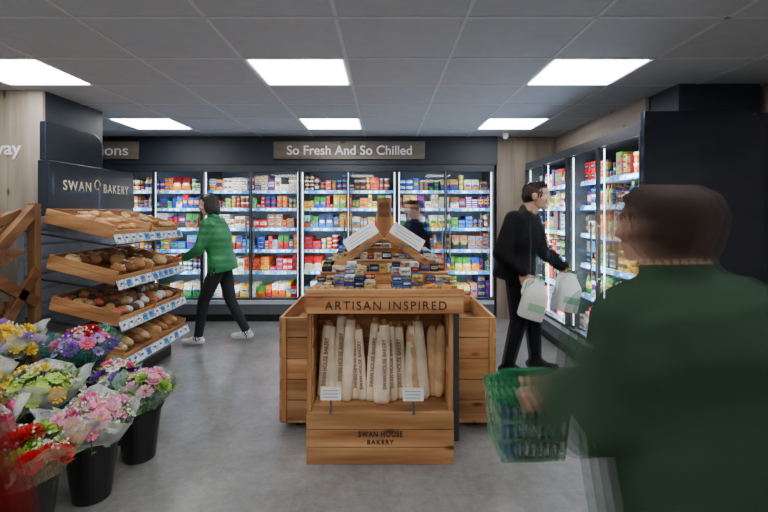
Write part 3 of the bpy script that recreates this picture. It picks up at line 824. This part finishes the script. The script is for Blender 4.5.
def person(name, loc, yaw, J, mats, hair='short', bulk=1.0, hands=None, k=1.0, headfwd=None, coat=0.10, headk=1.0, hem=.17):
    e = empty(name)
    M = T(loc) @ Matrix.Rotation(yaw, 4, 'Z') @ Matrix.Scale(k, 4)
    G = lambda p: M @ V(p)
    D = lambda p: (M.to_3x3() @ V(p)).normalized()
    side = J.get('side', (1, 0, 0)); sideh = J.get('sideh', (1, 0, 0))
    pel, ch, nk = V(J['pel']), V(J['chest']), V(J['neck'])
    w = k*bulk
    up = (nk-pel).normalized()
    wst = pel.lerp(ch, .4)
    S, SH_ = D(side), D(sideh)
    parts = []
    parts.append((loft([(G(pel-up*coat), hem*w, .135*w, SH_), (G(pel), .175*w, .13*w, SH_), (G(wst), .155*w, .118*w, S), (G(ch), .175*w, .13*w, S), (G(ch.lerp(nk, .55)), .17*w, .11*w, S), (G(ch.lerp(nk, .85)), .11*w, .08*w, S), (G(nk), .062*k, .06*k, S)]), 0))
    parts.append((loft([(G(pel-up*.10), .14*k, .11*k, SH_), (G(pel), .15*k, .115*k, SH_)]), 1))
    parts.append((capsule(G(nk-up*.015), G(nk+up*.02), .066*k, .064*k), 0))
    for s in 'lr':
        sh, el, wr = V(J['sh_'+s]), V(J['el_'+s]), V(J['wr_'+s])
        hp, kn, an = V(J['hip_'+s]), V(J['kn_'+s]), V(J['an_'+s])
        parts.append((capsule(G(ch.lerp(nk, .65)), G(sh), .075*w, .066*w), 0))
        parts.append((capsule(G(sh), G(el), .066*w, .052*w), 0)); parts.append((capsule(G(el), G(wr), .053*w, .040*w), 0))
        parts.append((capsule(G(hp), G(kn), .092*k, .064*k), 1)); parts.append((capsule(G(kn), G(an), .064*k, .046*k), 1))
        td = V(J.get('toe_'+s, (0, 1, 0))).normalized()
        heel = an+V((0, 0, -.035))-td*.035; toe = an+td*.16+V((0, 0, -.045))
        parts.append((capsule(G(heel), G(toe), .04*k, .033*k, side=D(td.cross(V((0, 0, 1)))), flat=1.0), 2))
        parts.append((capsule(G(an+V((0, 0, .0))), G(an+td*.07+V((0, 0, -.03))), .042*k, .036*k), 2))
        h = (hands or {}).get(s, {})
        hd = V(h.get('d', (wr-el))).normalized(); pn = h.get('pn', (1, 0, 0) if s == 'l' else (-1, 0, 0)); th = h.get('thumb', (0, 1, 0))
        hand('hand_'+s, G(wr)+D(hd)*.02, D(hd), D(pn), D(th), h.get('curl', .4), e, mats[3], k*.98)
    fuse('body', parts, .011, 4, e, mats[:3])
    hf = headfwd or (0, 1, 0)
    head(G(J['head']), G(nk), D(hf), (0, 0, 1), mats[3], mats[4], hair, e, mats[5], k*headk)
    return e
ghostcache = {}
def ghost(m, alpha):
    key = (m.name, alpha)
    if key in ghostcache: return ghostcache[key]
    g = m.copy(); g.name = m.name+'_moving'; nt = g.node_tree
    nt.nodes['Principled BSDF'].inputs['Specular IOR Level'].default_value = .1
    out = nt.nodes['Material Output']; src = out.inputs[0].links[0].from_socket
    t = nt.nodes.new('ShaderNodeBsdfTransparent'); mx = nt.nodes.new('ShaderNodeMixShader'); mx.inputs[0].default_value = alpha
    nt.links.new(t.outputs[0], mx.inputs[1]); nt.links.new(src, mx.inputs[2]); nt.links.new(mx.outputs[0], out.inputs[0])
    ghostcache[key] = g; return g
def moving(e, offsets, alpha, remesh=.007):
    """a figure caught in motion: the shape repeated along its path as soft semi-transparent layers"""
    kids = [o for o in list(COL.objects) if o.parent == e and o.type == 'MESH']
    if remesh:
        mats = []; parts = []
        for o in kids:
            me = o.data; idx = []
            for m in me.materials:
                if m not in mats: mats.append(m)
                idx.append(mats.index(m))
            vm = [0]*len(me.vertices)
            for p in me.polygons:
                for vi in p.vertices: vm[vi] = idx[p.material_index]
            parts.append((([v.co.copy() for v in me.vertices], [tuple(p.vertices) for p in me.polygons]), vm))
        f = fuse('figure', parts, remesh, 1, e, [ghost(m, alpha) for m in mats])
        for o in kids: bpy.data.objects.remove(o)
        kids = [f]
    else:
        for o in kids:
            for i, m in enumerate(o.data.materials): o.data.materials[i] = ghost(m, alpha)
    for i, of in enumerate(offsets):
        for o in kids:
            c = o.copy(); c.name = o.name+'_motion_%d' % i; COL.objects.link(c); c.parent = e; c.location = V(of)
    for o in kids: bpy.data.objects.remove(o)
skin = plain('skin', (.58, .33, .23), .5, var=.08); skin2 = plain('skin_light', (.65, .40, .30), .5, var=.08)
lips = plain('lips', (.42, .14, .12), .45)
hblack = plain('hair_black', (.014, .012, .012), .45, bumps=.6, bscale=90); hbrown = plain('hair_brown', (.045, .022, .014), .6, bumps=.8, bscale=70)
hbrown2 = plain('hair_dark_brown', (.07, .044, .035), .6, bumps=.8, bscale=70, var=.4)
def cloth(name, c, quilt=False, rough=.8):
    m = plain(name, c, rough, bumps=.45, bscale=14, var=.2)
    if quilt:
        nt = m.node_tree; b_ = nt.nodes['Principled BSDF']
        tc = N(nt, 'ShaderNodeTexCoord'); wv = N(nt, 'ShaderNodeTexWave', bands_direction='Z'); wv.inputs['Scale'].default_value = 4.2
        nt.links.new(tc.outputs['Object'], wv.inputs['Vector']); bump(nt, b_, wv.outputs['Fac'], .3, .014)
    return m
jblack = cloth('jacket_black', (.010, .010, .012)); tblack = cloth('trousers_black', (.011, .012, .015)); jgreen = cloth('puffer_green', (.018, .19, .06), True, .45)
fgreen = cloth('fleece_green', (.048, .095, .052)); jeans = cloth('jeans_dark', (.02, .025, .04)); redc = cloth('coat_red', (.17, .010, .012)); shw = plain('sneaker_white', (.7, .7, .7), .5); shb = plain('shoe_black', (.015, .015, .015), .4)
navycl = cloth('jumper_navy', (.012, .014, .03))
J0 = dict(pel=(0, 0, .93), chest=(0, .01, 1.22), neck=(0, .0, 1.45), head=(0, .035, 1.60), sh_l=(-.185, 0, 1.385), sh_r=(.185, 0, 1.385), el_l=(-.24, -.03, 1.10), el_r=(.24, -.03, 1.10),
          wr_l=(-.24, .06, .86), wr_r=(.24, .06, .86), hip_l=(-.09, 0, .87), hip_r=(.09, 0, .87), kn_l=(-.10, .02, .48), kn_r=(.10, .02, .48), an_l=(-.11, 0, .085), an_r=(.11, 0, .085))
# man in black with milk
J = dict(J0); J.update(pel=(0, -.02, .92), chest=(0, .02, 1.19), neck=(0, .08, 1.40), head=(0, .17, 1.545), sh_l=(-.19, .09, 1.34), sh_r=(.19, .0, 1.34), el_r=(.27, -.10, 1.06), wr_r=(.25, .06, .92), el_l=(-.22, .20, 1.06), wr_l=(-.2, .36, .93),
    an_l=(-.12, .14, .085), kn_l=(-.10, .12, .47), an_r=(.12, -.07, .085), kn_r=(.10, .02, .48))
man = person('man_in_black_jacket', (1.20, 4.0, 0), rad(-112), J, [jblack, tblack, shb, skin, hblack, lips], 'short', 1.26,
    {'r': dict(d=(0, .35, -.9), pn=(-1, 0, 0), thumb=(0, 1, .3), curl=.95), 'l': dict(d=(0, .35, -.9), pn=(1, 0, 0), thumb=(0, 1, .3), curl=.95)}, k=1.02, headfwd=(.1, 1, -.05), headk=1.06)
moving(man, [(-.012, 0, 0), (.012, 0, 0)], .7, 0)
# woman in green puffer, mid-stride
J = dict(J0); J.update(pel=(0, -.02, .905), chest=(0, .04, 1.19), neck=(0, .08, 1.41), head=(0, .14, 1.55), sh_l=(-.16, .08, 1.34), sh_r=(.16, .07, 1.34), el_l=(-.22, .14, 1.07), wr_l=(-.2, .30, .98), el_r=(.22, -.01, 1.07), wr_r=(.21, .06, .84),
    hip_l=(-.09, 0, .85), hip_r=(.09, 0, .85), kn_l=(-.10, .15, .48), an_l=(-.10, .21, .085), kn_r=(.09, -.08, .46), an_r=(.10, -.27, .10))
woman = person('woman_in_green_jacket', (-1.80, 4.90, 0), rad(88), J, [jgreen, tblack, shw, skin2, hblack, lips], 'bob', 1.12,
    {'r': dict(curl=.5), 'l': dict(d=(0, 1, -.2), pn=(0, 0, -1), thumb=(1, 0, 0), curl=.3)}, k=.98, headfwd=(-.1, 1, -.25), headk=1.06)
J = dict(J0)
pp = person('shopper_in_navy_jumper', (.38, 5.25, 0), rad(110), J, [navycl, tblack, shb, skin2, hbrown, lips], 'short', 1.0, {}, k=.92, headfwd=(-.2, 1, -.1))
moving(pp, [(-.04, 0, 0), (-.013, 0, 0), (.013, 0, 0), (.04, 0, 0)], .4, .009)
# foreground shopper in green, walking past
J = dict(J0); J.update(pel=(.0, -.03, .93), chest=(.0, .0, 1.2), neck=(-.03, .04, 1.40), head=(-.04, .08, 1.55), sh_l=(-.20, .02, 1.30), sh_r=(.21, .02, 1.28), el_l=(-.30, .0, 1.03), wr_l=(-.225, .235, 1.045), el_r=(.31, -.08, 1.04), wr_r=(.24, .12, .95),
    kn_l=(-.1, .05, .49), an_l=(-.1, .12, .1), kn_r=(.1, -.06, .47), an_r=(.11, -.2, .1))
gp = person('shopper_in_green_fleece', (.79, 1.15, -.01), rad(20), J, [fgreen, jeans, shb, skin, hbrown2, lips], 'messy', 1.44,
    {'l': dict(d=(-.1, .6, -.6), pn=(.8, 0, 0), thumb=(0, .6, .6), curl=.9)}, k=.90, headfwd=(-.30, 1, -.05), coat=.40, headk=.98, hem=.165)
moving(gp, [(d, d*.12, 0) for d in (-.084, -.060, -.036, -.012, .012, .036, .060, .084)], .22)
# red coat shopper bending over the flowers
J = dict(J0); J.update(pel=(0, -.1, .90), chest=(0, .16, 1.05), neck=(0, .38, 1.12), head=(0, .52, 1.13), sh_l=(-.18, .3, 1.07), sh_r=(.18, .3, 1.07), el_l=(-.24, .34, .80), wr_l=(-.2, .48, .6), el_r=(.26, .32, .79), wr_r=(.24, .42, .56))
rp = person('shopper_in_red_coat', (-1.165, .81, -.01), rad(8), J, [redc, jeans, shb, skin2, hbrown, lips], 'bob', 1.05, {'r': dict(curl=.5), 'l': dict(curl=.5)}, k=.89, headfwd=(0, .8, -.6))
moving(rp, [(d, 0, 0) for d in (-.06, -.04, -.02, 0, .02, .04)], .26, .009)

milkm = plain('milk_plastic', (.80, .82, .78), .35, var=.03); capg = plain('cap_green', (.05, .3, .1), .4); labg = plain('label_green', (.35, .58, .40), .5)
def milk(top, tilt, rotz):
    e = empty('milk_bottle'); e.matrix_world = T(top) @ Matrix.Rotation(rotz, 4, 'Z') @ Matrix.Rotation(tilt, 4, 'Y') @ Matrix.Scale(1.22, 4)
    b = MB(); n = 24
    prof = [(.0, -.28), (.062, -.28), (.07, -.27), (.07, -.13), (.066, -.10), (.045, -.055), (.024, -.025), (.02, 0)]
    vs = []
    for r, z in prof:
        for i in range(n):
            t = 2*math.pi*i/n; ct, st = math.cos(t), math.sin(t); q = 1/max(abs(ct), abs(st))**.55 if z < -.09 else 1
            vs.append((r*ct*q, r*st*q*.85, z))
    b.add(vs, [(k*n+i, k*n+(i+1) % n, (k+1)*n+(i+1) % n, (k+1)*n+i) for k in range(len(prof)-1) for i in range(n)], milkm)
    b.make('body', e, smooth=True)
    b = MB(); b.tube((0, 0, 0), (0, 0, .022), .022, .022, capg); b.box(-.04, .05, -.0625, -.0605, -.22, -.17, labg)
    pts = [(-.02, -.02), (-.06, -.02), (-.082, -.05), (-.082, -.12), (-.06, -.15)]
    for p, q in zip(pts, pts[1:]): b.tube((p[0], 0, p[1]), (q[0], 0, q[1]), .010, .010, milkm, n=10)
    b.make('handle_and_cap', e, smooth=False)
    return e
mb = milk((1.30, 3.70, .88), rad(16), rad(0)); moving(mb, [(-.012, 0, 0), (.012, 0, 0)], .65, 0)
mb = milk((1.68, 3.98, .89), rad(14), rad(10)); moving(mb, [(-.018, 0, 0), (0, 0, 0), (.018, 0, 0)], .55, 0)

# shopping basket carried in the foreground
e = empty('shopping_basket')
b = MB()
bx, by, zt, zb = .465, 1.47, .845, .655
gp_, wp_ = (.03, .26, .10), (.22, .40, .27)
HX, HY = .066, .10
def P(u, v, t):
    f = .82+.18*t; return V((bx+u*HX*f, by+v*HY*f, zb+(zt-zb)*t))
for t in (0, .33, .66): 
    c4 = [P(-1, -1, t), P(1, -1, t), P(1, 1, t), P(-1, 1, t)]
    for i in range(4): b.beam(c4[i], c4[(i+1) % 4], .006, .014, prod, wp_)
c4 = [P(-1, -1, 1), P(1, -1, 1), P(1, 1, 1), P(-1, 1, 1)]
for i in range(4): b.beam(c4[i], c4[(i+1) % 4], .014, .024, prod, gp_)
for i in range(6):
    u = -1+2*i/5
    for v in (-1, 1): b.beam(P(u, v, 0), P(u, v, 1), .008, .005, prod, wp_, up=(0, 1, 0))
for i in range(9):
    v = -1+2*i/8
    for u in (-1, 1): b.beam(P(u, v, 0), P(u, v, 1), .005, .008, prod, wp_, up=(0, 1, 0))
b.box(bx-.052, bx+.052, by-.08, by+.08, zb-.003, zb+.003, prod, wp_)
for sy in (-1, 1):
    pts = [P(-1, sy*.1, 1), V((bx-.058, by+sy*.01, .88)), V((bx-.03, by+sy*.006, .905)), V((bx+.03, by+sy*.006, .905)), V((bx+.058, by+sy*.01, .88)), P(1, sy*.1, 1)]
    for p, q in zip(pts, pts[1:]): b.tube(p, q, .006, .006, prod, gp_, n=8)
b.box(bx-.05, bx-.004, by-.079, by-.02, zb+.01, zb+.17, prod, (.08, .18, .5)); b.box(bx+.0, bx+.05, by-.079, by-.02, zb+.01, zb+.16, prod, (.75, .75, .77))
b.box(bx-.046, bx+.046, by-.01, by+.07, zb+.01, zb+.11, prod, (.65, .5, .08)); b.ell((bx, by+.03, zb+.14), (.04, .04, .04), prod, (.75, .72, .65))
b.make('basket', e)
moving(e, [(d, d*.12, 0) for d in (-.045, -.022, 0, .022, .045)], .3, 0)

# ------------------------------------------------------------------ camera
cam = bpy.data.cameras.new('camera'); cam.sensor_width = 36; cam.lens = 445/768*36; cam.shift_y = -42/768
co = bpy.data.objects.new('camera', cam); COL.objects.link(co); co.location = (0, 0, 1.42); co.rotation_euler = (rad(90), 0, 0)
cam.clip_start = .05
sc.camera = co
